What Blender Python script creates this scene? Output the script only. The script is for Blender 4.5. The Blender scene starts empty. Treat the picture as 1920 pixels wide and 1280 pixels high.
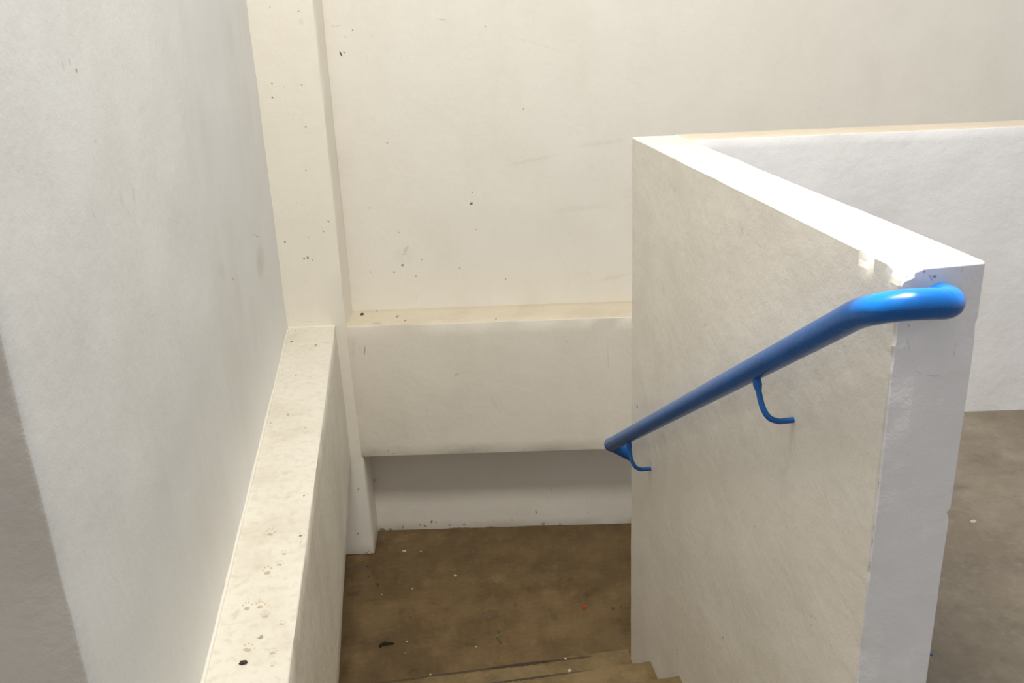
import bpy, bmesh, math, random
from mathutils import Vector, Matrix, Euler, noise

random.seed(7)
COL = bpy.context.scene.collection
ZO = 2.6148            # height of the eye above the landing; the landing floor is z = 0
TB = math.tan(math.radians(-9.1182))   # the back wall is not square to the stair


def bp(x, d, z):
    """point on a plane parallel to the back wall"""
    return Vector((x, d + x * TB, z))


# ---------------------------------------------------------------- marks on the surfaces (centre, half axis, half axis, strength)
MARKS_BACK = [
    ((-0.1504, 4.2901, -0.1789), (0.00615, -0.00099, -0.01664), (-0.00444, 0.00071, -0.00172), 1.00),
    ((-0.1357, 4.2877, -0.1728), (0.0049, -0.00079, -0.00456), (-0.00252, 0.00041, -0.00248), 0.80),
    ((0.3816, 4.2047, -0.8708), (0.00984, -0.00158, -0.0004), (-0.00058, 9e-05, -0.01006), 0.85),
    ((0.3871, 4.2038, -0.8183), (0.0049, -0.00079, -0.0002), (-0.00029, 5e-05, -0.00498), 0.60),
    ((0.0391, 4.2597, -1.1539), (0.00884, -0.00142, -0.00035), (-0.00067, 0.00011, -0.00791), 0.80),
    ((0.0601, 4.2563, -1.0837), (-0.02144, 0.00344, -0.03957), (-0.0131, 0.0021, 0.00715), 0.28),
    ((0.3045, 4.2171, -0.0561), (0.02931, -0.00471, -0.00525), (-0.00141, 0.00023, -0.00647), 0.30),
    ((-0.161, 4.2918, -0.0623), (0.0464, -0.00745, 0.00414), (0.00021, -3e-05, -0.00548), 0.22),
    ((-0.0889, 4.2802, -0.0832), (0.00463, -0.00074, -0.0002), (-0.00046, 7e-05, -0.00442), 0.60),
    ((-0.1241, 4.2859, -0.1083), (0.00569, -0.00091, -0.00526), (-0.00334, 0.00054, -0.00327), 0.35),
    ((-0.0909, 4.2805, -0.8718), (0.00494, -0.00079, -0.0002), (-0.00049, 8e-05, -0.00504), 0.55),
    ((0.0177, 4.2631, -0.5751), (0.00482, -0.00077, -0.0002), (-0.00043, 7e-05, -0.0048), 0.60),
    ((0.035, 4.2603, -0.9944), (0.00499, -0.0008, -0.0002), (-0.00044, 7e-05, -0.00514), 0.40),
    ((0.3969, 4.2022, -0.9935), (0.00497, -0.0008, -0.0002), (-0.00029, 5e-05, -0.00513), 0.50),
    ((0.5225, 4.1821, -1.242), (0.00506, -0.00081, -0.0002), (-0.0003, 5e-05, -0.00667), 0.50),
    ((0.6388, 4.1634, -0.4515), (0.00474, -0.00076, -0.0002), (-0.00018, 3e-05, -0.00468), 0.50),
    ((0.4867, 4.1878, -0.0926), (0.0046, -0.00074, -0.0002), (-0.00023, 4e-05, -0.0044), 0.50),
    ((0.1118, 4.248, -0.2059), (0.00425, -0.00068, -0.00173), (-0.00147, 0.00024, -0.00312), 0.40),
    ((-0.0055, 4.2668, -0.109), (0.00463, -0.00074, -0.0002), (-0.00042, 7e-05, -0.00443), 0.40),
    ((0.1322, 4.2447, -1.1285), (0.00629, -0.00101, -0.00025), (-0.0004, 6e-05, -0.00525), 0.50),
    ((0.308, 4.2165, -1.1804), (0.00505, -0.00081, -0.0002), (-0.00033, 5e-05, -0.00529), 0.50),
    ((-0.0043, 4.2666, -1.1867), (0.00615, -0.00099, 0.00203), (0.0013, -0.00021, -0.00505), 0.50),
    ((-0.1158, 4.2845, -1.1823), (0.00931, -0.00149, -0.00636), (-0.00372, 0.0006, -0.00562), 0.30),
    ((0.0978, 4.2502, -1.212), (0.00507, -0.00081, -0.0002), (-0.00042, 7e-05, -0.00532), 0.60),
    ((0.0917, 4.2512, -1.3221), (0.00512, -0.00082, -0.0002), (-0.00043, 7e-05, -0.00542), 0.40),
    ((-0.2006, 4.2981, -0.4444), (0.00717, -0.00115, -0.0003), (-0.00039, 6e-05, -0.00353), 0.40),
    ((0.7256, 4.1495, -0.1806), (0.20908, -0.03356, -0.07134), (-0.00112, 0.00018, -0.00316), 0.12),
    ((1.1068, 4.0883, -0.3439), (0.13724, -0.02203, -0.07138), (-0.00153, 0.00025, -0.00302), 0.10),
    ((0.6736, 4.1578, -0.6797), (0.1895, -0.03041, 0.03249), (0.00252, -0.0004, -0.0144), 0.10),
    ((0.9877, 4.1074, -0.6154), (0.15383, -0.02469, 0.01526), (0.00188, -0.0003, -0.01435), 0.10),
    ((0.887, 4.1236, -0.9114), (0.2195, -0.03523, 0.01478), (0.00173, -0.00028, -0.02017), 0.08),
    ((1.0327, 4.1002, -1.254), (0.10984, -0.01763, 0.02459), (0.00419, -0.00067, -0.01827), 0.10),
    ((0.0559, 4.257, -1.1045), (0.07542, -0.01211, -0.00299), (-0.00546, 0.00088, -0.06573), 0.07),
]
MARKS_PILLAR = [
    ((-0.4435, 4.1071, -0.2772), (0.00559, -0.0009, -0.00024), (-0.00058, 9e-05, -0.00434), 0.60),
    ((-0.4489, 4.1079, -0.3341), (0.0045, -0.00072, -0.00295), (-0.00276, 0.00044, -0.00371), 0.70),
    ((-0.3188, 4.087, -0.2869), (0.00386, -0.00062, -0.00367), (-0.00246, 0.0004, -0.00241), 0.60),
    ((-0.3918, 4.0988, -0.2947), (0.009, -0.00144, -0.00586), (-0.00205, 0.00033, -0.00276), 0.30),
    ((-0.3243, 4.0879, -0.4619), (0.00568, -0.00091, -0.00024), (-0.00054, 9e-05, -0.00449), 0.70),
    ((-0.3447, 4.0912, -0.6489), (0.00577, -0.00093, -0.00024), (-0.00056, 9e-05, -0.00464), 0.60),
    ((-0.4038, 4.1007, -0.788), (0.00468, -0.00075, -0.00019), (-0.00044, 7e-05, -0.00356), 0.50),
    ((-0.4783, 4.1126, -0.9645), (0.00713, -0.00114, -0.00028), (-0.00079, 0.00013, -0.00613), 0.75),
    ((-0.4021, 4.1004, -1.0443), (0.00598, -0.00096, -0.00024), (-0.0006, 0.0001, -0.00497), 0.80),
    ((-0.3848, 4.0976, -1.04), (0.00717, -0.00115, -0.00028), (-0.0012, 0.00019, -0.00993), 0.70),
    ((-0.3644, 4.0944, -1.0508), (0.00478, -0.00077, -0.00019), (-0.00059, 9e-05, -0.00497), 0.60),
    ((-0.3017, 4.0843, -0.9225), (0.00473, -0.00076, -0.00019), (-0.00056, 9e-05, -0.00486), 0.60),
    ((-0.2729, 4.0797, -0.8775), (0.00571, -0.00092, -0.00386), (-0.00282, 0.00045, -0.00408), 0.70),
    ((-0.4115, 4.1019, 0.0271), (0.00436, -0.0007, -0.00277), (-0.00199, 0.00032, -0.0026), 0.60),
    ((-0.2961, 4.0834, 0.0055), (0.00451, -0.00072, -0.00419), (-0.00239, 0.00038, -0.00227), 0.60),
    ((-0.29, 4.0824, -0.0342), (0.01529, -0.00245, -0.00066), (-0.00255, 0.00041, -0.02078), 0.13),
    ((-0.3688, 4.0951, -0.9467), (0.00474, -0.00076, -0.00019), (-0.00059, 9e-05, -0.00488), 0.40),
    ((-0.4061, 4.1011, -0.7879), (0.00351, -0.00056, -0.00014), (-0.00045, 7e-05, -0.00356), 0.40),
    ((-0.5126, 4.1182, -0.1299), (0.00476, -0.00076, -0.00673), (-0.00566, 0.00091, -0.00386), 0.60),
    ((-0.5161, 4.1187, -1.2947), (0.02184, -0.00351, -0.00975), (-0.00172, 0.00028, -0.0036), 0.20),
    ((-0.4142, 4.1023, -1.3456), (0.08579, -0.01377, -0.0033), (-0.00078, 0.00013, -0.00653), 0.10),
]
MARKS_WALL_LEFT = [
    ((-0.5067, 1.6313, -0.0646), (0.0, -0.00119, -0.01223), (0.0, -0.00801, 2e-05), 0.35),
    ((-0.5067, 1.6686, -0.059), (0.0, -0.00113, -0.01249), (0.0, -0.00559, -1e-05), 0.45),
    ((-0.5067, 1.6953, -0.0751), (0.0, 0.00109, -0.0051), (0.0, -0.00723, -0.00013), 0.80),
    ((-0.5067, 3.5171, -0.8932), (0.0, -0.00178, -0.09526), (0.0, -0.18523, 0.04531), 0.33),
    ((-0.5067, 3.4523, -0.7726), (0.0, 0.03328, -0.00783), (0.0, -0.0038, -0.00319), 0.55),
    ((-0.5067, 3.5273, -0.7965), (0.0, 0.04184, -0.00992), (0.0, -0.00395, -0.00325), 0.60),
    ((-0.5067, 2.6939, -0.7069), (0.0, -0.02029, -0.0513), (0.0, -0.08646, 0.02254), 0.13),
    ((-0.5067, 1.8138, -0.3196), (0.0, -0.00556, -0.02947), (0.0, -0.02081, 0.00324), 0.16),
    ((-0.5067, 1.908, -0.3273), (0.0, -0.01164, -0.02996), (0.0, -0.01917, 0.00319), 0.20),
    ((-0.5067, 1.8424, -0.3462), (0.0, 0.03668, -0.03566), (0.0, -0.00857, 0.00048), 0.18),
    ((-0.5067, 1.7164, -0.1963), (0.0, 0.01517, -0.00202), (0.0, -0.00241, -0.00338), 0.30),
    ((-0.5067, 1.6239, -0.3081), (0.0, 0.01068, -0.01197), (0.0, -0.01061, 0.00042), 0.20),
    ((-0.5067, 2.0882, -0.1784), (0.0, -0.00028, -0.0164), (0.0, -0.04441, 0.00254), 0.12),
    ((-0.5067, 2.7371, -0.0993), (0.0, 0.01154, -0.00053), (0.0, -0.00182, -0.00203), 0.50),
    ((-0.5067, 2.8905, -0.1846), (0.0, 0.01741, -0.00128), (0.0, -0.00201, -0.00213), 0.30),
    ((-0.5067, 2.8651, -0.7772), (0.0, 0.01843, -0.00528), (0.0, -0.00427, -0.00402), 0.50),
    ((-0.5067, 1.8858, -0.574), (0.0, 0.06467, -0.0073), (0.0, 0.0039, -0.00308), 0.20),
    ((-0.5067, 1.7807, -0.5705), (0.0, 0.01045, -0.01238), (0.0, -0.01669, 0.00303), 0.13),
    ((-0.5067, 2.9336, -0.8637), (0.0, 0.01295, -0.11352), (0.0, -0.13986, 0.0388), 0.10),
    ((-0.5067, 3.5201, -0.0716), (0.0, 0.02528, -0.10901), (0.0, -0.15948, 0.00046), 0.12),
    ((-0.5067, 3.7479, -0.3335), (0.0, 0.0548, -0.21104), (0.0, -0.144, 0.01057), 0.10),
]
MARKS_BEAM_LEFT = [
    ((-0.4839, 3.9267, -1.3733), (0.00717, -0.00191, 0.0), (0.00142, -0.01789, 0.0), 0.80),
    ((-0.374, 3.849, -1.3733), (0.00587, -0.00155, 0.0), (0.00096, -0.01732, 0.0), 0.75),
    ((-0.4784, 4.0706, -1.3733), (0.00494, -0.00133, 0.0), (0.00116, -0.01527, -0.0), 0.60),
    ((-0.4339, 3.5118, -1.3733), (0.00433, -0.0011, 0.0), (0.00089, -0.01177, 0.0), 0.60),
    ((-0.4335, 3.125, -1.3733), (0.00488, -0.00118, -0.0), (0.0008, -0.0096, 0.0), 0.60),
    ((-0.3616, 2.9937, -1.3733), (0.00376, -0.00089, 0.0), (0.00059, -0.00894, 0.0), 0.50),
    ((-0.4905, 3.0647, -1.3733), (0.00384, -0.00092, 0.0), (0.00093, -0.00926, 0.0), 0.50),
    ((-0.3343, 2.5055, -1.3733), (0.00404, -0.0009, 0.0), (0.00056, -0.00826, 0.0), 0.85),
    ((-0.3293, 2.2782, -1.3733), (0.00597, -0.00129, 0.0), (0.0005, -0.00706, 0.0), 0.85),
    ((-0.3254, 2.2443, -1.3733), (0.00295, -0.00063, 0.0), (0.00039, -0.00551, 0.0), 0.60),
    ((-0.4149, 2.3135, -1.3733), (0.01963, -0.00424, 0.0), (0.00231, -0.02294, 0.0), 0.30),
    ((-0.3636, 2.1991, -1.3733), (0.01006, -0.00839, 0.0), (-0.00251, -0.02142, 0.0), 0.35),
    ((-0.3733, 2.1498, -1.3733), (0.01008, 0.00925, 0.0), (0.00726, -0.01886, 0.0), 0.30),
    ((-0.401, 2.1209, -1.3733), (0.01485, 0.00699, 0.0), (0.00503, -0.01709, 0.0), 0.35),
    ((-0.3776, 2.1062, -1.3733), (0.00979, -0.00205, 0.0), (0.00117, -0.01235, 0.0), 0.25),
    ((-0.4366, 1.9758, -1.3733), (0.01577, 0.0041, 0.0), (0.00303, -0.01108, 0.0), 0.45),
    ((-0.4027, 1.9732, -1.3733), (0.01458, -0.00299, -0.0), (0.00146, -0.01331, 0.0), 0.40),
    ((-0.3892, 1.9318, -1.3733), (0.01564, -0.00319, -0.0), (0.00136, -0.01288, 0.0), 0.20),
    ((-0.3913, 1.8467, -1.3733), (0.00702, -0.00329, -0.0), (0.0, -0.0125, 0.0), 0.60),
    ((-0.3947, 1.8894, -1.3733), (0.00448, -0.00091, 0.0), (0.00069, -0.00623, -0.0), 0.40),
    ((-0.4, 1.8367, -1.3733), (0.00501, -0.00101, 0.0), (0.00068, -0.00595, -0.0), 0.40),
    ((-0.42, 1.8215, -1.3733), (0.01894, -0.00877, -0.0), (0.00019, -0.01501, 0.0), 0.28),
    ((-0.3575, 1.7788, -1.3733), (0.01343, -0.00268, 0.0), (0.00242, -0.02438, 0.0), 0.20),
    ((-0.4195, 1.76, -1.3733), (0.00846, -0.00168, -0.0), (0.00106, -0.00833, -0.0), 0.95),
    ((-0.3399, 1.8803, -1.3733), (0.00894, -0.00181, 0.0), (0.00268, -0.03068, 0.0), 0.22),
    ((-0.3826, 2.513, -1.3733), (0.0162, -0.0036, 0.0), (0.00408, -0.04905, 0.0), 0.16),
    ((-0.4042, 2.6723, -1.3733), (0.02217, -0.00504, -0.0), (0.00282, -0.03281, -0.0), 0.14),
    ((-0.4604, 1.9506, -1.3733), (0.01312, -0.00268, 0.0), (0.00434, -0.03231, 0.0), 0.20),
    ((-0.4798, 2.0657, -1.3733), (0.0069, -0.00634, 0.0), (-0.01109, -0.07929, -0.0), 0.12),
]
MARKS_LEDGE = [
    ((-0.0082, 4.1586, -1.3753), (0.00879, -0.00244, -0.0), (-0.00064, -0.02405, -0.0), 0.60),
    ((0.0275, 4.0927, -1.3753), (0.00619, -0.0017, 0.0), (-0.00068, -0.01951, 0.0), 0.75),
    ((-0.1046, 4.0818, -1.3753), (0.02943, -0.01618, 0.0), (-0.00065, -0.01913, 0.0), 0.45),
    ((-0.1035, 4.2679, -1.3753), (0.00515, -0.00144, 0.0), (-0.0001, -0.01678, 0.0), 0.50),
    ((0.446, 4.001, -1.3753), (0.00606, -0.00167, 0.0), (-0.00244, -0.01897, 0.0), 0.60),
    ((0.1718, 3.9985, -1.3753), (0.00606, -0.00166, 0.0), (-0.00102, -0.01505, 0.0), 0.50),
    ((-0.1096, 4.0832, -1.3753), (0.04939, -0.01352, 0.0), (-0.00027, -0.0538, 0.0), 0.12),
]
MARKS_BEAM_BACK = [
    ((-0.1735, 4.0637, -1.4981), (-0.00575, 0.00092, -0.03193), (-0.00367, 0.00059, 0.00049), 0.50),
    ((0.2465, 3.9963, -1.6357), (0.01864, -0.00299, 0.00853), (0.00359, -0.00058, -0.01004), 0.35),
    ((-0.2603, 4.0777, -1.5432), (0.00622, -0.001, -0.00023), (-0.00057, 9e-05, -0.00539), 0.35),
    ((0.0903, 4.0214, -1.8185), (-0.00307, 0.00049, -0.07066), (-0.00508, 0.00082, -1e-05), 0.14),
    ((0.4206, 3.9684, -1.8026), (0.03449, -0.00554, -0.07445), (-0.00338, 0.00054, -0.00198), 0.12),
    ((0.7603, 3.9139, -1.4882), (0.0049, -0.00079, -0.00019), (-0.00018, 3e-05, -0.00796), 0.40),
    ((-0.1115, 4.0538, -2.0261), (0.00774, -0.00124, -0.00028), (-0.00065, 0.0001, -0.00727), 0.40),
    ((0.3309, 3.9828, -2.0566), (0.0103, -0.00165, -0.00037), (-0.00032, 5e-05, -0.00583), 0.50),
    ((0.3563, 3.9787, -2.0633), (0.00644, -0.00103, -0.00023), (-0.00031, 5e-05, -0.00583), 0.50),
    ((-0.0869, 4.0498, -2.0416), (0.00646, -0.00104, -0.00023), (-0.00051, 8e-05, -0.00583), 0.50),
    ((-0.2249, 4.072, -1.4907), (-0.00829, 0.00133, -0.08063), (-0.0099, 0.00159, 0.00038), 0.12),
    ((0.9507, 3.8833, -1.5755), (0.00243, -0.00039, -0.09477), (-0.00738, 0.00119, -0.0), 0.12),
    ((-0.2776, 4.0804, -2.2337), (0.00657, -0.00105, -0.00023), (-0.00076, 0.00012, -0.00752), 0.50),
    ((-0.3059, 4.085, -2.4879), (0.0067, -0.00107, -0.00023), (-0.00079, 0.00013, -0.00781), 0.60),
]
MARKS_NICHE = [
    ((-0.2022, 4.2984, -2.3103), (0.00998, -0.0016, -0.00468), (-0.00736, 0.00118, -0.01759), 0.40),
    ((0.6236, 4.1658, -2.5312), (0.00341, -0.00055, -0.01231), (-0.00664, 0.00107, -0.00254), 0.60),
    ((0.0722, 4.2543, -2.5708), (0.0064, -0.00103, -0.00302), (-0.00534, 0.00086, -0.01368), 0.75),
    ((0.0944, 4.2508, -2.5749), (0.00562, -0.0009, -0.00019), (-0.0007, 0.00011, -0.00981), 0.60),
    ((0.0365, 4.2601, -2.5958), (0.00926, -0.00149, -0.0069), (-0.00406, 0.00065, -0.00698), 0.60),
    ((0.0116, 4.2641, -2.5884), (0.00844, -0.00136, -0.00029), (-0.00063, 0.0001, -0.0082), 0.50),
    ((-0.0824, 4.2791, -2.5983), (0.00546, -0.00088, -0.00133), (-0.00343, 0.00055, -0.01449), 0.50),
    ((-0.1484, 4.2897, -2.6093), (0.01694, -0.00272, -0.00058), (-0.00088, 0.00014, -0.00987), 0.55),
    ((-0.1911, 4.2966, -2.6111), (0.02297, -0.00369, -0.01096), (-0.005, 0.0008, -0.01225), 0.70),
    ((0.1663, 4.2392, -2.5937), (0.00984, -0.00158, -0.00034), (-0.00054, 9e-05, -0.00819), 0.50),
    ((0.2424, 4.227, -2.5931), (0.01404, -0.00225, -0.00048), (-0.0005, 8e-05, -0.00819), 0.50),
    ((0.382, 4.2046, -2.6143), (0.03652, -0.00586, -0.00125), (-0.00042, 7e-05, -0.00821), 0.60),
    ((0.4963, 4.1863, -2.5724), (0.007, -0.00112, -0.00024), (-0.00035, 6e-05, -0.00815), 0.40),
    ((0.6577, 4.1604, -2.6041), (0.01104, -0.00177, 0.01014), (0.00517, -0.00083, -0.00771), 0.60),
    ((0.7472, 4.146, -2.6104), (0.0112, -0.0018, -0.00038), (-0.00024, 4e-05, -0.00982), 0.50),
    ((0.8936, 4.1225, -2.5471), (0.00556, -0.00089, -0.00019), (-9e-05, 1e-05, -0.00648), 0.40),
    ((0.7082, 4.1523, -2.3962), (0.00827, -0.00133, -0.00029), (-0.00018, 3e-05, -0.00635), 0.40),
    ((1.0882, 4.0913, -2.5473), (0.00555, -0.00089, -0.00019), (0.0, -0.0, -0.00647), 0.40),
    ((0.2129, 4.2318, -2.6151), (0.08455, -0.01357, 0.00054), (-0.00022, 3e-05, -0.00658), 0.70),
    ((0.6069, 4.1685, -2.6122), (0.12614, -0.02025, 0.00081), (-3e-05, 0.0, -0.00656), 0.45),
]
MARKS_LANDING = [
    ((0.2654, 3.9935, -2.6148), (0.00938, -0.002, 0.0), (-0.00151, -0.01441, 0.0), 0.50),
    ((0.2728, 3.9096, -2.6148), (0.00659, -0.00139, 0.0), (-0.00125, -0.01161, 0.0), 0.50),
    ((0.4155, 3.8464, -2.6148), (0.00912, -0.00192, 0.0), (-0.0019, -0.01362, 0.0), 0.50),
    ((0.2767, 3.7298, -2.6148), (0.01142, -0.00238, 0.0), (-0.0017, -0.01507, 0.0), 0.45),
    ((0.2851, 3.4571, -2.6148), (0.01436, -0.00293, 0.0), (-0.00279, -0.02289, 0.0), 0.40),
    ((-0.2801, 3.9648, -2.6148), (0.00928, -0.00195, 0.0), (8e-05, -0.01404, 0.0), 0.50),
    ((-0.1043, 3.2791, -2.6148), (0.00914, -0.00183, 0.0), (-0.00042, -0.01219, 0.0), 0.50),
]
DARK_LANDING = [
    ((0.3719, 3.903, -2.6148), (0.00939, 0.00374, 0.0), (0.00068, -0.00911, 0.0), 0.60),
    ((-0.1292, 3.8368, -2.6148), (0.00776, -0.00162, 0.0), (-0.00023, -0.00892, 0.0), 0.50),
    ((-0.2614, 3.887, -2.6148), (0.00783, -0.00164, 0.0), (2e-05, -0.01134, 0.0), 0.60),
    ((-0.2201, 3.8068, -2.6148), (0.00865, -0.02337, 0.0), (-0.00423, -0.00417, 0.0), 0.80),
    ((-0.3674, 3.9692, -2.6148), (0.00663, -0.00139, 0.0), (0.00022, -0.00937, 0.0), 0.70),
    ((-0.0714, 3.5258, -2.6148), (0.00605, -0.00123, 0.0), (-0.00031, -0.00782, 0.0), 0.50),
    ((0.4125, 3.5191, -2.6148), (0.01992, 0.00709, 0.0), (0.00139, -0.01937, 0.0), 0.45),
    ((0.8471, 3.4017, -2.6148), (0.0119, -0.00244, 0.0), (-0.00431, -0.01704, 0.0), 0.50),
    ((0.8882, 3.4053, -2.6148), (0.00715, -0.00147, 0.0), (-0.00249, -0.00951, 0.0), 0.50),
    ((0.3116, 3.3406, -2.6148), (0.01012, -0.00842, 0.0), (-0.00373, -0.00975, -0.0), 0.50),
    ((-0.2722, 3.9726, -2.6148), (0.00917, 0.0075, 0.0), (0.00336, -0.01087, 0.0), 0.70),
    ((-0.3591, 3.2401, -2.6148), (0.02482, -0.00492, 0.0), (0.00257, -0.09963, 0.0), 0.30),
    ((0.1267, 3.219, -2.6148), (0.0134, 0.00448, 0.0), (0.00144, -0.01008, 0.0), 0.30),
    ((0.2921, 3.5768, -2.6148), (0.02334, -0.04442, 0.0), (-0.00195, -0.00277, 0.0), 0.35),
]
PALE_LANDING = [
    ((0.0166, 3.784, -2.6148), (0.04351, -0.00907, 0.0), (-0.00319, -0.05639, 0.0), 0.28),
    ((0.3562, 3.7399, -2.6148), (0.05852, -0.01222, 0.0), (-0.00834, -0.06433, 0.0), 0.33),
    ((0.5846, 3.5793, -2.6148), (0.07392, -0.0153, 0.0), (-0.01482, -0.08023, 0.0), 0.12),
    ((0.5813, 3.301, -2.6148), (0.10881, 0.0074, 0.0), (-0.00717, -0.08885, 0.0), 0.13),
    ((0.5078, 3.4313, -2.6148), (0.0715, -0.0146, -0.0), (-0.0098, -0.0565, -0.0), 0.12),
    ((0.1756, 3.5393, -2.6148), (0.08508, -0.01743, 0.0), (-0.00742, -0.07796, 0.0), 0.12),
]
MARKS_PARAPET = [
    ((0.7735, 2.7469, -1.3038), (0.0, -0.00873, -0.00571), (0.0, 0.00962, -0.00505), 0.80),
    ((0.7735, 2.1162, -0.7957), (0.0, -0.00362, -0.00216), (0.0, 0.00544, -0.00261), 0.70),
    ((0.7735, 1.6738, -0.6213), (0.0, 0.0056, -0.02471), (0.0, 0.00373, -0.00093), 0.25),
    ((0.7735, 1.8099, -0.8943), (0.0, -0.00408, -0.00107), (0.0, 0.00505, -0.00361), 0.40),
    ((0.7735, 1.7445, -1.1645), (0.0, -0.00203, -0.00299), (0.0, 0.00431, -0.003), 0.50),
    ((0.7735, 2.0607, -1.2743), (0.0, -0.00633, -0.00063), (0.0, 0.00508, -0.00413), 0.40),
    ((0.7735, 1.9064, -1.6036), (0.0, -0.0005, -0.00478), (0.0, 0.0055, -0.00428), 0.60),
    ((0.7735, 2.2711, -1.9341), (0.0, -0.00253, -0.00304), (-0.0, 0.00757, -0.00657), 0.50),
    ((0.7735, 1.4492, -1.1953), (-0.0, -0.00167, -0.00261), (0.0, 0.00316, -0.00269), 0.50),
    ((0.7735, 1.4464, -1.2129), (0.0, -0.00168, -0.00261), (0.0, 0.00316, -0.00273), 0.50),
    ((0.7735, 1.9052, -0.496), (-0.0, -0.02345, -0.01731), (0.0, 0.02009, -0.00755), 0.13),
    ((0.7735, 2.5696, -0.6971), (0.0, -0.01345, -0.00741), (0.0, 0.02062, -0.00736), 0.20),
    ((0.7735, 2.4102, -0.4921), (-0.0, -0.07159, -0.00543), (-0.0, 0.03012, -0.0169), 0.10),
    ((0.7735, 2.5806, -1.5166), (0.0, 0.01405, -0.06834), (0.0, 0.01831, -0.00956), 0.13),
    ((0.7735, 1.579, -0.8662), (-0.0, -0.00261, -0.03528), (0.0, 0.00711, -0.00337), 0.12),
    ((0.7735, 1.6427, -1.2199), (-0.0, 0.00088, -0.00476), (-0.0, 0.00402, -0.00235), 0.40),
    ((0.7735, 1.8219, -1.3535), (0.0, -0.00183, -0.00259), (0.0, 0.00479, -0.00368), 0.30),
    ((0.7735, 1.8098, -1.5203), (0.0, -0.0081, -9e-05), (0.0, 0.00558, -0.00596), 0.20),
    ((0.7735, 1.9763, -1.5097), (0.0, -0.15015, -0.0258), (0.0, 0.05251, -0.04822), 0.06),
    ((0.7735, 1.5474, -1.2202), (0.0, -0.1274, 0.01275), (0.0, 0.02663, -0.03242), 0.06),
]
PATCH_PARAPET = [
    ((0.7735, 1.5777, -0.808), (0.0, -0.03864, 0.0177), (0.0, -0.00335, -0.02225), 0.55),
    ((0.7735, 2.5589, -1.4376), (0.0, -0.02936, 0.01543), (0.0, -0.0005, -0.01345), 0.50),
]
MARKS_END = [
    ((0.8118, 1.2604, -0.4163), (0.00268, 0.0, -0.00022), (0.00074, 0.0, -0.00608), 0.60),
    ((0.8239, 1.2604, -0.4285), (0.006, 0.0, -0.00876), (-0.00109, 0.0, -0.00056), 0.60),
    ((0.83, 1.2604, -0.4273), (0.0045, 0.0, -0.00038), (0.00044, 0.0, -0.0035), 0.75),
    ((0.7855, 1.2604, -0.4184), (0.00918, 0.0, 0.00167), (0.00164, 0.0, -0.00429), 0.45),
    ((0.8755, 1.2604, -0.4199), (0.00183, 0.0, -0.00045), (-0.00031, 0.0, -0.00679), 0.45),
    ((0.7645, 1.2604, -0.5094), (0.00485, 0.0, -0.00745), (-0.00147, -0.0, -0.00076), 0.55),
    ((0.7964, 1.2604, -0.5052), (0.00328, 0.0, -0.00497), (-0.00184, 0.0, -0.00095), 0.45),
    ((0.7992, 1.2604, -0.5371), (0.00684, 0.0, -0.01832), (-0.00172, 0.0, -0.0003), 0.25),
    ((0.8496, 1.2604, -0.5966), (0.02376, 0.0, -0.00448), (7e-05, 0.0, -0.00188), 0.35),
    ((0.8226, 1.2604, -0.5882), (0.01082, 0.0, -0.00808), (-0.00089, 0.0, -0.00144), 0.30),
    ((0.8811, 1.2604, -0.5542), (-0.00077, 0.0, -0.01815), (-0.00236, 0.0, 0.00063), 0.20),
    ((0.8758, 1.2604, -0.4679), (0.00822, 0.0, -0.00888), (-0.00156, 0.0, -0.00128), 0.00),
]
LIGHT_END = [
    ((0.8827, 1.2604, -0.4527), (0.00376, 0.0, -0.00465), (-0.00136, 0.0, -0.00089), 0.60),
    ((0.8791, 1.2604, -0.5329), (0.0003, -0.0, -0.0064), (-0.00235, -0.0, 0.00042), 0.60),
    ((0.8777, 1.2604, -0.577), (0.00482, 0.0, -0.00408), (-0.00178, 0.0, -0.00232), 0.60),
    ((0.8752, 1.2604, -0.5861), (0.0044, 0.0, -0.00278), (-0.00109, 0.0, -0.00232), 0.70),
    ((0.8541, 1.2604, -0.6027), (0.0065, 0.0, -0.00293), (-0.00063, 0.0, -0.00259), 0.50),
    ((0.7787, 1.2604, -0.5488), (0.00036, 0.0, -0.01556), (-0.00231, 0.0, 0.00043), 0.50),
]
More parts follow.
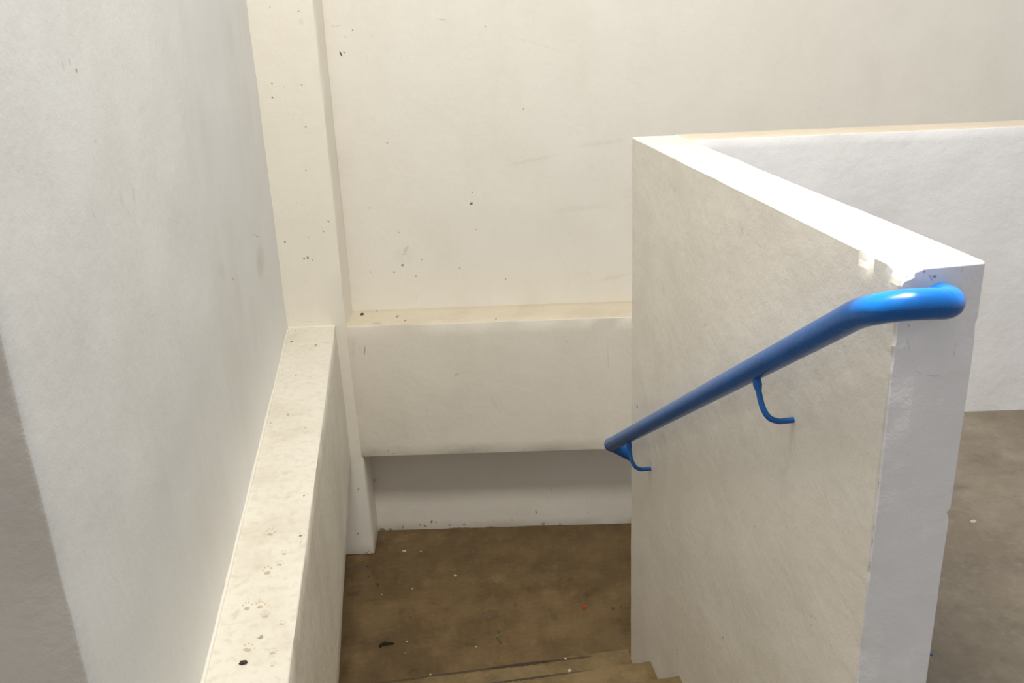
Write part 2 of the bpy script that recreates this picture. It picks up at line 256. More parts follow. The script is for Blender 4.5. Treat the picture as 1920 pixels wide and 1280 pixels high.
PAWS = [
    ((-0.4157, 2.3026, -1.3733), (0.00929, -0.002, 0.0), (0.00094, -0.00929, 0.0), 0.50),
    ((-0.4264, 2.3232, -1.3733), (0.00266, -0.00058, 0.0), (0.00051, -0.00491, 0.0), 0.42),
    ((-0.4196, 2.3318, -1.3733), (0.00267, -0.00058, 0.0), (0.0005, -0.00494, 0.0), 0.42),
    ((-0.4106, 2.3291, -1.3733), (0.00267, -0.00058, 0.0), (0.00049, -0.00493, 0.0), 0.42),
    ((-0.4026, 2.3155, -1.3733), (0.00265, -0.00057, 0.0), (0.00047, -0.00489, 0.0), 0.42),
    ((-0.3661, 2.194, -1.3733), (0.00626, -0.00326, 0.0), (-5e-05, -0.00575, 0.0), 0.45),
    ((-0.372, 2.2087, -1.3733), (0.00179, -0.00094, 0.0), (-2e-05, -0.00303, 0.0), 0.38),
    ((-0.3666, 2.2122, -1.3733), (0.00179, -0.00094, 0.0), (-3e-05, -0.00303, 0.0), 0.38),
    ((-0.3607, 2.2086, -1.3733), (0.00179, -0.00094, 0.0), (-3e-05, -0.00303, 0.0), 0.38),
    ((-0.3561, 2.1988, -1.3733), (0.00178, -0.00093, 0.0), (-4e-05, -0.00301, 0.0), 0.38),
    ((-0.3745, 2.1443, -1.3733), (0.00683, -0.00351, 0.0), (-4e-05, -0.00615, 0.0), 0.45),
    ((-0.381, 2.1601, -1.3733), (0.00196, -0.00101, 0.0), (-1e-05, -0.00324, 0.0), 0.38),
    ((-0.3751, 2.1638, -1.3733), (0.00196, -0.00101, 0.0), (-2e-05, -0.00325, 0.0), 0.38),
    ((-0.3686, 2.1599, -1.3733), (0.00195, -0.00101, 0.0), (-3e-05, -0.00324, 0.0), 0.38),
    ((-0.3636, 2.1494, -1.3733), (0.00194, -0.001, 0.0), (-3e-05, -0.00322, 0.0), 0.38),
    ((-0.4023, 2.1127, -1.3733), (0.00819, 0.00384, 0.0), (0.00252, -0.00852, 0.0), 0.55),
    ((-0.4152, 2.1262, -1.3733), (0.00233, 0.0011, 0.0), (0.00134, -0.00448, 0.0), 0.47),
    ((-0.4111, 2.1389, -1.3733), (0.00234, 0.00111, 0.0), (0.00134, -0.00452, 0.0), 0.47),
    ((-0.403, 2.1419, -1.3733), (0.00235, 0.00112, 0.0), (0.00133, -0.00454, 0.0), 0.47),
    ((-0.3937, 2.1336, -1.3733), (0.00235, 0.00111, 0.0), (0.00131, -0.00451, 0.0), 0.47),
    ((-0.4368, 1.9665, -1.3733), (0.00834, 0.00078, -0.0), (0.00174, -0.00777, -0.0), 0.60),
    ((-0.4483, 1.9814, -1.3733), (0.00238, 0.00023, -0.0), (0.00093, -0.0041, -0.0), 0.51),
    ((-0.4431, 1.9907, -1.3733), (0.00239, 0.00023, -0.0), (0.00093, -0.00413, -0.0), 0.51),
    ((-0.435, 1.9908, -1.3733), (0.00239, 0.00023, 0.0), (0.00091, -0.00413, 0.0), 0.51),
    ((-0.4266, 1.9812, -1.3733), (0.00239, 0.00023, -0.0), (0.0009, -0.0041, -0.0), 0.51),
    ((-0.4061, 1.9653, -1.3733), (0.00816, -0.00167, 0.0), (0.0008, -0.00718, -0.0), 0.60),
    ((-0.4155, 1.9814, -1.3733), (0.00233, -0.00048, -0.0), (0.00043, -0.00379, 0.0), 0.51),
    ((-0.4094, 1.9879, -1.3733), (0.00234, -0.00048, 0.0), (0.00043, -0.00381, 0.0), 0.51),
    ((-0.4016, 1.9857, -1.3733), (0.00234, -0.00048, 0.0), (0.00041, -0.0038, 0.0), 0.51),
    ((-0.3945, 1.9751, -1.3733), (0.00233, -0.00048, 0.0), (0.0004, -0.00377, 0.0), 0.51),
    ((-0.3881, 1.9232, -1.3733), (0.00707, 0.00063, 0.0), (0.00134, -0.00645, 0.0), 0.35),
    ((-0.3976, 1.9356, -1.3733), (0.00202, 0.00018, 0.0), (0.00072, -0.00339, 0.0), 0.30),
    ((-0.3931, 1.9432, -1.3733), (0.00202, 0.00019, 0.0), (0.00071, -0.00341, 0.0), 0.30),
    ((-0.3862, 1.9433, -1.3733), (0.00203, 0.00019, 0.0), (0.0007, -0.00341, 0.0), 0.30),
    ((-0.3792, 1.9354, -1.3733), (0.00202, 0.00018, 0.0), (0.00069, -0.00339, 0.0), 0.30),
    ((-0.4159, 1.8056, -1.3733), (0.00951, -0.00561, 0.0), (-0.00036, -0.0072, 0.0), 0.45),
    ((-0.4243, 1.8256, -1.3733), (0.00273, -0.00162, -0.0), (-0.00017, -0.00381, 0.0), 0.38),
    ((-0.4158, 1.8287, -1.3733), (0.00273, -0.00162, -0.0), (-0.00019, -0.00383, 0.0), 0.38),
    ((-0.4067, 1.8227, -1.3733), (0.00272, -0.00162, 0.0), (-0.0002, -0.00381, 0.0), 0.38),
    ((-0.4002, 1.8092, -1.3733), (0.00271, -0.0016, 0.0), (-0.00021, -0.00376, 0.0), 0.38),
    ((-0.3569, 1.7828, -1.3733), (0.00697, -0.00139, -0.0), (0.00056, -0.00569, -0.0), 0.40),
    ((-0.3647, 1.7956, -1.3733), (0.00199, -0.0004, 0.0), (0.0003, -0.003, 0.0), 0.34),
    ((-0.3594, 1.8007, -1.3733), (0.002, -0.0004, -0.0), (0.0003, -0.00301, -0.0), 0.34),
    ((-0.3527, 1.7989, -1.3733), (0.002, -0.0004, 0.0), (0.00029, -0.00301, 0.0), 0.34),
    ((-0.3468, 1.7905, -1.3733), (0.00199, -0.0004, 0.0), (0.00028, -0.00299, 0.0), 0.34),
    ((-0.3534, 1.739, -1.3733), (0.00513, -0.00102, -0.0), (0.00041, -0.00411, -0.0), 0.30),
    ((-0.3591, 1.7483, -1.3733), (0.00146, -0.00029, 0.0), (0.00022, -0.00216, 0.0), 0.26),
    ((-0.3552, 1.7519, -1.3733), (0.00147, -0.00029, 0.0), (0.00021, -0.00216, 0.0), 0.26),
    ((-0.3503, 1.7506, -1.3733), (0.00147, -0.00029, 0.0), (0.00021, -0.00216, 0.0), 0.26),
    ((-0.346, 1.7445, -1.3733), (0.00146, -0.00029, 0.0), (0.00021, -0.00215, -0.0), 0.26),
    ((-0.3445, 1.887, -1.3733), (0.00553, -0.00264, 0.0), (-9e-05, -0.00451, 0.0), 0.35),
    ((-0.3495, 1.8986, -1.3733), (0.00158, -0.00076, 0.0), (-4e-05, -0.00237, 0.0), 0.30),
    ((-0.3448, 1.9013, -1.3733), (0.00158, -0.00076, -0.0), (-5e-05, -0.00237, -0.0), 0.30),
    ((-0.3395, 1.8984, -1.3733), (0.00158, -0.00076, -0.0), (-5e-05, -0.00237, 0.0), 0.30),
    ((-0.3356, 1.8906, -1.3733), (0.00157, -0.00075, 0.0), (-6e-05, -0.00235, -0.0), 0.30),
]
WORLD, SKY, SUN, SUN2 = .52, 94, 2.2, .24


# ---------------------------------------------------------------- materials
class G:
    def __init__(self, name):
        self.m = bpy.data.materials.new(name)
        self.m.use_nodes = True
        self.t = self.m.node_tree
        self.b = self.t.nodes['Principled BSDF']
        self.co = self.n('ShaderNodeTexCoord').outputs['Object']

    def n(self, kind, **kw):
        nd = self.t.nodes.new(kind)
        for k, v in kw.items():
            setattr(nd, k, v)
        return nd

    def link(self, a, b):
        self.t.links.new(a, b)

    def put(self, sock, v):
        if hasattr(v, 'links'):
            self.link(v, sock)
        else:
            sock.default_value = v

    def math(self, op, a, b=0.0, clamp=False):
        nd = self.n('ShaderNodeMath', operation=op, use_clamp=clamp)
        self.put(nd.inputs[0], a)
        self.put(nd.inputs[1], b)
        return nd.outputs[0]

    def noise(self, scale, detail=4, rough=.6, vec=None, stretch=None):
        nd = self.n('ShaderNodeTexNoise')
        nd.inputs['Scale'].default_value = scale
        nd.inputs['Detail'].default_value = detail
        nd.inputs['Roughness'].default_value = rough
        v = vec or self.co
        if stretch:
            mp = self.n('ShaderNodeMapping')
            mp.inputs['Scale'].default_value = stretch
            self.link(v, mp.inputs['Vector'])
            v = mp.outputs[0]
        self.link(v, nd.inputs['Vector'])
        return nd.outputs['Fac']

    def ramp(self, f, lo, hi, a=0.0, b=1.0):
        nd = self.n('ShaderNodeMapRange', interpolation_type='SMOOTHSTEP')
        self.put(nd.inputs[0], f)
        for i, v in enumerate((lo, hi, a, b)):
            nd.inputs[i + 1].default_value = v
        return nd.outputs[0]

    def mix(self, f, a, b, mode='MIX'):
        nd = self.n('ShaderNodeMix', data_type='RGBA', blend_type=mode)
        self.put(nd.inputs[0], f)
        for s, v in ((nd.inputs[6], a), (nd.inputs[7], b)):
            if hasattr(v, 'links'):
                self.link(v, s)
            else:
                s.default_value = (*v, 1)
        return nd.outputs[2]

    def marks(self, lst, wob=.0035, size=.8):
        """soft ragged spots at the given places on the surface"""
        nz = self.n('ShaderNodeTexNoise')
        nz.inputs['Scale'].default_value = 130
        nz.inputs['Detail'].default_value = 2
        self.link(self.co, nz.inputs['Vector'])
        s = self.n('ShaderNodeVectorMath', operation='SUBTRACT')
        self.link(nz.outputs['Color'], s.inputs[0])
        s.inputs[1].default_value = (.5, .5, .5)
        small, big = None, None
        for c, p1, p2, st in lst:
            x = Vector(p1)
            y = Vector(p2)
            l1 = max(x.length * size, .0010)
            y = y - x.normalized() * y.dot(x.normalized())
            l2 = max(y.length * size, .0010)
            x.normalize()
            y.normalize()
            z = x.cross(y)
            rot = Matrix((x, y, z)).transposed().to_euler()
            w = self.n('ShaderNodeVectorMath', operation='MULTIPLY_ADD')
            self.link(s.outputs[0], w.inputs[0])
            k = min(wob * 4, min(l1, l2) * 1.6)
            w.inputs[1].default_value = (k, k, k)
            self.link(self.co, w.inputs[2])
            mp = self.n('ShaderNodeMapping', vector_type='TEXTURE')
            mp.inputs['Location'].default_value = (c[0], c[1], c[2] + ZO)
            mp.inputs['Rotation'].default_value = rot
            mp.inputs['Scale'].default_value = (l1, l2, .03)
            self.link(w.outputs[0], mp.inputs['Vector'])
            ln = self.n('ShaderNodeVectorMath', operation='LENGTH')
            self.link(mp.outputs[0], ln.inputs[0])
            soft = .9 if st < .5 else .5
            f = self.ramp(ln.outputs['Value'], 1 - soft * .8, 1.12, st, 0.0)
            if st < .5:
                small = f if small is None else self.math('MAXIMUM', small, f)
            else:
                big = f if big is None else self.math('MAXIMUM', big, f)
        if small is not None:
            small = self.math('MULTIPLY', small, self.ramp(self.noise(95, 4, .7), .35, .62, .25, 1.0))
        if small is None or big is None:
            return small or big
        return self.math('MAXIMUM', small, big)

    def specks(self, scale, size, density, seed=0.0):
        """sparse dark flecks"""
        mp = self.n('ShaderNodeMapping')
        mp.inputs['Location'].default_value = (seed, seed * .7, seed * 1.3)
        self.link(self.co, mp.inputs['Vector'])
        v = self.n('ShaderNodeTexVoronoi')
        v.inputs['Scale'].default_value = scale
        self.link(mp.outputs[0], v.inputs['Vector'])
        near = self.ramp(v.outputs['Distance'], size * .5, size, 1, 0)
        pick = self.n('ShaderNodeSeparateColor')
        self.link(v.outputs['Color'], pick.inputs[0])
        on = self.math('LESS_THAN', pick.outputs[0], density)
        return self.math('MULTIPLY', near, on)

    def bump(self, h, dist, strength=1.0, prev=None):
        nd = self.n('ShaderNodeBump')
        nd.inputs['Strength'].default_value = strength
        nd.inputs['Distance'].default_value = dist
        self.link(h, nd.inputs['Height'])
        if prev is not None:
            self.link(prev, nd.inputs['Normal'])
        return nd.outputs[0]


DIRT = (.085, .07, .05)


def plaster(name, col, stain=(.62, .57, .47), stain_amt=.25, marks=None, rough=.45, bump=.0010,
            speck=.04, mark_col=DIRT, second=None, third=None, coarse=(5, 5, 2.2), dust=None):
    g = G(name)
    big = g.noise(1.0, 5, .6, stretch=coarse)
    c = g.mix(g.math('MULTIPLY', g.ramp(big, .42, .72), stain_amt), col, stain)
    mid = g.noise(9, 6, .65)
    c = g.mix(g.math('MULTIPLY', g.ramp(mid, .5, .8), stain_amt * .45), c, stain)
    if dust:
        dn = g.noise(38, 6, .7)
        c = g.mix(g.math('MULTIPLY', g.ramp(dn, .45, .75), dust[1]), c, dust[0])
    if speck:
        c = g.mix(g.math('MULTIPLY', g.specks(26, .055, speck, 1.7), .6), c, DIRT)
        c = g.mix(g.math('MULTIPLY', g.specks(60, .08, speck, 4.1), .35), c, DIRT)
    for lst, mc in ((marks, mark_col), second or (None, None), third or (None, None)):
        if lst:
            c = g.mix(g.marks(lst), c, mc)
    g.link(c, g.b.inputs['Base Color'])
    g.b.inputs['Roughness'].default_value = rough
    g.b.inputs['Specular IOR Level'].default_value = .35
    n1 = g.bump(g.noise(240, 3, .6), bump * .5)
    n2 = g.bump(g.noise(36, 4, .55), bump * 1.6, prev=n1)
    n3 = g.bump(g.noise(5, 2, .5), bump * 5, prev=n2)
    g.link(n3, g.b.inputs['Normal'])
    return g.m


def concrete(name, a, b, c3, dark, dark_marks=None, blue_marks=None, pale_marks=None, scale=1.0):
    g = G(name)
    n1 = g.noise(2.6 * scale, 8, .68)
    n2 = g.noise(7.5 * scale, 7, .7)
    n3 = g.noise(42 * scale, 5, .7)
    c = g.mix(g.ramp(n1, .37, .63), a, b)
    c = g.mix(g.math('MULTIPLY', g.ramp(n2, .52, .74), .55), c, c3)
    c = g.mix(g.math('MULTIPLY', g.ramp(n2, .48, .28), .6), c, dark)
    c = g.mix(g.math('MULTIPLY', g.ramp(n3, .5, .78), .35), c, c3)
    c = g.mix(g.math('MULTIPLY', g.ramp(n3, .45, .25), .4), c, dark)
    if pale_marks:
        c = g.mix(g.marks(pale_marks, .012), c, (.40, .31, .17))
    c = g.mix(g.math('MULTIPLY', g.specks(34, .07, .10, 2.2), .55), c, (.50, .44, .33))
    c = g.mix(g.math('MULTIPLY', g.specks(30, .06, .10, 7.9), .6), c, (.03, .025, .02))
    if blue_marks:
        c = g.mix(g.marks(blue_marks), c, (.13, .15, .26))
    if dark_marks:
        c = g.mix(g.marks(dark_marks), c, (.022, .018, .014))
    g.link(c, g.b.inputs['Base Color'])
    g.link(g.ramp(n2, .3, .7, .48, .7), g.b.inputs['Roughness'])
    g.b.inputs['Specular IOR Level'].default_value = .3
    g.link(g.bump(n3, .0015, prev=g.bump(n2, .004)), g.b.inputs['Normal'])
    return g.m


def simple(name, col, rough=.6, var=.3, scale=60, bump=.001):
    g = G(name)
    f = g.noise(scale, 4, .6)
    c = g.mix(g.ramp(f, .35, .7), tuple(v * (1 - var) for v in col), tuple(min(1, v * (1 + var)) for v in col))
    g.link(c, g.b.inputs['Base Color'])
    g.b.inputs['Roughness'].default_value = rough
    g.link(g.bump(f, bump), g.b.inputs['Normal'])
    return g.m


WARM = (.80, .765, .685)
COOL = (.77, .77, .765)
EDGE_CRACKS = [((.7745, 1.2604, z), (.0006, 0, l), (w_, 0, 0), .62) for z, l, w_ in (
    (-.56, .018, .0022), (-.615, .012, .0015), (-.70, .010, .0016), (-.79, .014, .0016), (-.875, .012, .002), (-.905, .014, .0022), (-.955, .02, .0024), (-1.0, .012, .0016))]
FOOT_DIRT = [((-.275, 4.080, -2.605), (.014, -.0022, 0), (0, 0, .003), .7), ((-.262, 4.078, -2.595), (.007, -.001, .006), (.001, 0, .0012), .7),
             ((-.268, 4.079, -2.599), (.005, -.001, .005), (.001, 0, .0012), .6), ((-.246, 4.0755, -2.606), (.007, -.001, 0), (0, 0, .004), .75)]
M_BACK = plaster('cream_painted_plaster', (.83, .80, .73), stain_amt=.12, marks=MARKS_BACK + MARKS_NICHE, speck=.03)
M_PILLAR = plaster('pillar_paint', (.85, .81, .715), stain_amt=.10, marks=MARKS_PILLAR + FOOT_DIRT + [m for m in MARKS_BEAM_BACK if m[0][2] < -2.1], speck=.04)
M_LEFT = plaster('left_wall_paint', (.775, .785, .78), stain=(.60, .57, .51), stain_amt=.20, marks=MARKS_WALL_LEFT,
                 mark_col=(.27, .22, .13), bump=.0006, speck=.015, coarse=(3, 3, .8))
M_LEND = plaster('left_wall_end_shaded', (.68, .64, .575), stain=(.5, .46, .41), stain_amt=.25, speck=.005, bump=.0012)  # wall colour darkened to paint in the shade of the end face
M_BEAM_L = plaster('left_beam_paint', (.83, .79, .69), stain=(.60, .53, .40), stain_amt=.35, marks=[m for m in MARKS_BEAM_LEFT if not .2 < m[3] < .46],
                   mark_col=(.13, .105, .065), speck=.10, rough=.5, dust=((.55, .48, .35), .42), second=([(a_, (b_[0] * 1.3, b_[1] * 1.3, 0), (c_[0] * 1.3, c_[1] * 1.3, 0), d_ + .25) for a_, b_, c_, d_ in PAWS], (.50, .40, .235)))
M_BEAM_B = plaster('back_beam_paint', (.80, .755, .665), stain_amt=.18, marks=MARKS_BEAM_BACK, speck=.03)
M_LEDGE = plaster('ledge_dusty_paint', (.74, .66, .52), stain=(.60, .50, .36), stain_amt=.4, marks=MARKS_LEDGE, speck=.06,
                  dust=((.56, .46, .33), .25))
M_PARA = plaster('parapet_paint', (.79, .75, .675), stain=(.60, .55, .46), stain_amt=.20,
                 marks=MARKS_PARAPET, speck=.015, second=(PATCH_PARAPET, (.86, .84, .78)), coarse=(6, 5, 1.6))
M_END = plaster('parapet_end_paint', (.84, .83, .84), stain=(.70, .68, .68), stain_amt=.25, rough=.6, marks=[(a_, b_, c_, max(d_, .35)) for a_, b_, c_, d_ in MARKS_END if d_ > 0] + EDGE_CRACKS,
                mark_col=(.16, .14, .125), bump=.0010, speck=.01, second=(LIGHT_END, (.88, .87, .84)))
M_PTOP = plaster('parapet_top_paint', (.88, .86, .80), stain=(.80, .70, .52), stain_amt=.35, speck=.0, rough=.38)
M_PARB = plaster('right_parapet_paint', (.89, .885, .895), stain=(.70, .69, .68), stain_amt=.3, speck=.004)
M_LANDING = concrete('brown_landing_concrete', (.130, .083, .037), (.190, .126, .057), (.27, .195, .10), (.068, .044, .021),
                     DARK_LANDING, MARKS_LANDING, PALE_LANDING)
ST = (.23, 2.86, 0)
NOSE_STRIPES = [((x - ST[0], y - ST[1], z), (w_, -w_ * .02, 0), (0, h_, 0), s_) for x, y, z, w_, h_, s_ in (
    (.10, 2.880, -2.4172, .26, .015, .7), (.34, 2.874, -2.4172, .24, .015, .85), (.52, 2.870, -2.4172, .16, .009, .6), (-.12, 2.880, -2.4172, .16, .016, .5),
    (.30, 2.562, -2.2195, .20, .011, .8), (.45, 2.562, -2.2195, .16, .008, .6))]  # dark stripes along the nosings of the lowest steps
M_STEP = concrete('step_concrete', (.17, .118, .055), (.235, .168, .08), (.31, .23, .12), (.10, .07, .036), NOSE_STRIPES)
M_FLOOR = concrete('grey_upper_floor_concrete', (.20, .168, .125), (.275, .235, .178), (.37, .325, .25), (.12, .10, .08), scale=.8)
M_BEAD = plaster('caulk_bead_paint', (.86, .83, .75), stain_amt=.1, speck=0)


def blue_paint():
    g = G('glossy_blue_paint')
    n = g.noise(25, 4, .6)
    c = g.mix(g.ramp(n, .3, .7), (.0005, .088, .33), (.0008, .105, .38))
    worn = g.marks([((.712, 1.905, -.862), (0, .022, -.014), (.03, .009, .014), .85)], .006)
    c = g.mix(worn, c, (.15, .13, .125))
    ring = g.marks([((.712, 2.70, -1.385), (0, .0028, -.0018), (.06, .02, .03), .8)], .001)
    c = g.mix(ring, c, (.01, .03, .075))
    scr = g.marks([((.712, 1.70, -.73), (0, .002, -.001), (.03, .009, .014), .5)], .001)
    c = g.mix(scr, c, (.03, .06, .11))
    g.link(c, g.b.inputs['Base Color'])
    g.b.inputs['Roughness'].default_value = .34
    g.b.inputs['Coat Weight'].default_value = .18
    g.b.inputs['Specular IOR Level'].default_value = .35
    g.b.inputs['Coat Roughness'].default_value = .16
    g.link(g.bump(g.noise(70, 3, .5), .0008), g.b.inputs['Normal'])
    return g.m


M_BLUE = blue_paint()


# ---------------------------------------------------------------- mesh helpers
def finish(name, bm, mats, parent=None, origin=(0, 0, 0), smooth=35):
    me = bpy.data.meshes.new(name)
    bm.normal_update()
    bm.to_mesh(me)
    bm.free()
    for m in (mats if isinstance(mats, (list, tuple)) else [mats]):
        me.materials.append(m)
    o = bpy.data.objects.new(name, me)
    COL.objects.link(o)
    for p in me.polygons:
        p.use_smooth = True
    me.set_sharp_from_angle(angle=math.radians(smooth))
    if parent:
        o.parent = parent
    else:
        o.location = origin
    return o


def tag(o, label, cat, group=None, kind=None):
    o['label'] = label
    o['category'] = cat
    if group:
        o['group'] = group
    if kind:
        o['kind'] = kind
    return o


def splits(length, step, edge):
    n = max(1, int(round((length - 2 * edge) / step)))
    e = min(edge / length, .2)
    return [0.0] + [e + (1 - 2 * e) * i / n for i in range(n + 1)] + [1.0]


def block(bm, c, step=.05, edge=.006, rough=.0012, cut=.7, fn=None, mat_of=None, chip_noise=1.0):
    """plastered solid from 8 corners c[i][j][k] (x, y, z order): faces gridded, edges worn round, faces slightly uneven"""
    C8 = [[[Vector(c[i][j][k]) for k in (0, 1)] for j in (0, 1)] for i in (0, 1)]
    cen = sum((C8[i][j][k] for i in (0, 1) for j in (0, 1) for k in (0, 1)), Vector()) / 8
    lx = (C8[1][0][0] - C8[0][0][0]).length
    ly = (C8[0][1][0] - C8[0][0][0]).length
    lz = (C8[0][0][1] - C8[0][0][0]).length
    st = step if isinstance(step, (tuple, list)) else (step,) * 3
    T = [splits(lx, st[0], edge), splits(ly, st[1], edge), splits(lz, st[2], edge)]

    def pos(a, b, d):
        p = Vector()
        for i, wa in ((0, 1 - a), (1, a)):
            for j, wb in ((0, 1 - b), (1, b)):
                for k, wc in ((0, 1 - d), (1, d)):
                    p += C8[i][j][k] * (wa * wb * wc)
        return p
    axes = [(C8[1][0][0] - C8[0][0][0]).normalized(), (C8[0][1][0] - C8[0][0][0]).normalized(),
            (C8[0][0][1] - C8[0][0][0]).normalized()]
    V = {}

    def vert(i, j, k):
        key = (i, j, k)
        if key in V:
            return V[key]
        p = pos(T[0][i], T[1][j], T[2][k])
        sides = []
        for q, ax in ((i, 0), (j, 1), (k, 2)):
            if q == 0:
                sides.append(axes[ax])
            elif q == len(T[ax]) - 1:
                sides.append(-axes[ax])
        if len(sides) >= 2:
            w = edge * cut * (1 + chip_noise * .9 * noise.noise(p * 34) + chip_noise * .5 * noise.noise(p * 90))
            for s in sides:
                p = p + s * max(0, w) * .55
        else:
            p = p + sides[0] * (rough * (noise.noise(p * 5) * 1.6 + noise.noise(p * 19) * .5))
        if fn:
            p = fn(p, key, [len(t) - 1 for t in T])
        V[key] = bm.verts.new(p)
        return V[key]
    nx, ny, nz = (len(t) - 1 for t in T)

    def quad(a, b, c_, d, m):
        f = bm.faces.new((vert(*a), vert(*b), vert(*c_), vert(*d)))
        f.material_index = m
    mo = mat_of or (lambda s: 0)
    for i in range(nx):
        for j in range(ny):
            quad((i, j, 0), (i, j + 1, 0), (i + 1, j + 1, 0), (i + 1, j, 0), mo('bottom'))
            quad((i, j, nz), (i + 1, j, nz), (i + 1, j + 1, nz), (i, j + 1, nz), mo('top'))
    for i in range(nx):
        for k in range(nz):
            quad((i, 0, k), (i + 1, 0, k), (i + 1, 0, k + 1), (i, 0, k + 1), mo('front'))
            quad((i, ny, k), (i, ny, k + 1), (i + 1, ny, k + 1), (i + 1, ny, k), mo('back'))
    for j in range(ny):
        for k in range(nz):
            quad((0, j, k), (0, j, k + 1), (0, j + 1, k + 1), (0, j + 1, k), mo('left'))
            quad((nx, j, k), (nx, j + 1, k), (nx, j + 1, k + 1), (nx, j, k + 1), mo('right'))


def tube(bm, pts, radii, seg=24, caps=True):
    pts = [Vector(p) for p in pts]
    if not isinstance(radii, (list, tuple)):
        radii = [radii] * len(pts)
    up = Vector((0, 0, 1))
    rings = []
    prev = None
    for i, p in enumerate(pts):
        t = (pts[min(i + 1, len(pts) - 1)] - pts[max(i - 1, 0)]).normalized()
        if prev is None:
            a = t.cross(up)
            if a.length < .1:
                a = t.cross(Vector((1, 0, 0)))
        else:
            a = prev - t * prev.dot(t)
        a.normalize()
        prev = a
        b = t.cross(a)
        rings.append([bm.verts.new(p + (a * math.cos(q) + b * math.sin(q)) * radii[i])
                      for q in (2 * math.pi * s / seg for s in range(seg))])
    for r0, r1 in zip(rings, rings[1:]):
        for s in range(seg):
            bm.faces.new((r0[s], r0[(s + 1) % seg], r1[(s + 1) % seg], r1[s]))
    if caps:
        bm.faces.new(list(reversed(rings[0])))
        bm.faces.new(rings[-1])


def smooth_path(pts, n=8):
    """Catmull-Rom through the points"""
    P = [Vector(p) for p in pts]
    P = [P[0] * 2 - P[1]] + P + [P[-1] * 2 - P[-2]]
    out = []
    for i in range(1, len(P) - 2):
        for s in range(n):
            t = s / n
            a, b, c, d = P[i - 1:i + 3]
            out.append(.5 * ((2 * b) + (c - a) * t + (2 * a - 5 * b + 4 * c - d) * t * t + (3 * b - a - 3 * c + d) * t ** 3))
    out.append(P[-2])
    return out


def struct(name, bm, mats, label, cat, parent=None, **kw):
    o = finish(name, bm, mats, parent, **kw)
    if parent is None:
        tag(o, label, cat, kind='structure')
    return o


def at(v):
    return Vector((v[0], v[1], v[2] + ZO))


# ---------------------------------------------------------------- main dimensions (metres, landing floor = 0)
Z_BEAM, Z_BEAM_BOT = ZO - 1.3733, ZO - 2.0753
Z_LEDGE, Z_LEDGE_BOT = ZO - 1.3753, ZO - 2.0583
Z_FLOOR = ZO - 1.3471
Z_PAR = ZO - .41
D1, D2 = 4.0359, 4.2659
D3, D4 = 2.8382, 2.9717
XP, XQ, YPF, YPN = .7735, .9160, 2.8249, 1.2604
ZTOP = ZO + 1.75

# ---------------------------------------------------------------- the setting
# back wall (recessed plane) and its pillar and beam
bm = bmesh.new()
block(bm, [[[bp(x, d, z) for z in (-.02, ZTOP)] for d in (D2, D2 + .25)] for x in (-1.9, 3.4)], step=.07, rough=.0022)
struct('wall_back', bm, M_BACK, 'tall cream plastered wall closing the far side of the stairwell', 'wall', smooth=60)

bm = bmesh.new()
px = [(.0, -.2342), (.56, -.2366), (1.25, -.2450), (ZO + .05, -.2322), (ZTOP, -.2200)]


def pillar_fn(p, key, n):
    if key[0] >= n[0] - 1:
        z = p.z
        for (z0, x0), (z1, x1) in zip(px, px[1:]):
            if z0 <= z <= z1 or (z1 == ZTOP and z > z1):
                p.x += (x0 + (x1 - x0) * (z - z0) / (z1 - z0)) + .2345
                p.x += .0245 * max(0, min(1, (p.y - D1 - p.x * TB) / .23))
                break
    return p


block(bm, [[[bp(x, d, z) for z in (0, ZTOP)] for d in (D1, D2 + .02)] for x in (-1.9, -.2345)], step=.06, rough=.0022, edge=.008, fn=pillar_fn)
struct('wall_pillar', bm, M_PILLAR, 'flat cream pillar standing out of the back wall at the left corner', 'pillar', smooth=50)

bm = bmesh.new()
block(bm, [[[bp(x, d, z) for z in (Z_LEDGE_BOT, Z_LEDGE)] for d in (D1, D2 + .02)] for x in (-.262, 3.4)], step=.06, edge=.006,
      rough=.0016, mat_of=lambda s: 1 if s == 'top' else 0)
struct('wall_beam', bm, [M_BEAM_B, M_LEDGE], 'cream concrete beam with a dusty ledge along the foot of the back wall', 'beam', smooth=50)

# left wall standing on its beam
bm = bmesh.new()
xn, xf = -.4930, -.5187


def lw(z):
    t = (z - Z_BEAM) / 1.42
    return t


cw = [[[None, None], [None, None]], [[None, None], [None, None]]]
for k, z in enumerate((Z_FLOOR - .3, ZTOP)):
    t = (z - Z_BEAM) / 1.42
    cw[0][0][k] = (-1.9, 1.1715, z)
    cw[1][0][k] = (-.5010 - .0005 * t, 1.1715, z)
    cw[0][1][k] = (-1.9, 4.20, z)
    cw[1][1][k] = (-.5175 + .0137 * t, 4.20, z)
block(bm, cw, step=(.1, .04, .04), edge=.006, rough=.0022, cut=.8, chip_noise=1.3, mat_of=lambda s: 1 if s == 'front' else 0)
wl = struct('wall_left', bm, [M_LEFT, M_LEND], 'long scuffed off-white wall rising on the left side of the stairwell', 'wall', smooth=50)

bm = bmesh.new()
cb = [[[None, None], [None, None]], [[None, None], [None, None]]]
for j, y in enumerate((.95, 4.16)):
    t = (y - 1.677) / (4.0745 - 1.677)
    xr = -.3118 + (.0143) * t
    cb[0][j][0] = (-1.9, y, Z_BEAM_BOT)
    cb[0][j][1] = (-1.9, y, Z_BEAM)
    cb[1][j][0] = (xr, y, Z_BEAM_BOT - (.012 if j else -.0))
    cb[1][j][1] = (xr, y, Z_BEAM)
block(bm, cb, step=(.06, .04, .06), edge=.005, rough=.0012)
struct('wall_left_beam', bm, M_BEAM_L, 'cream beam with a stained flat top running along the foot of the left wall', 'beam', smooth=50)

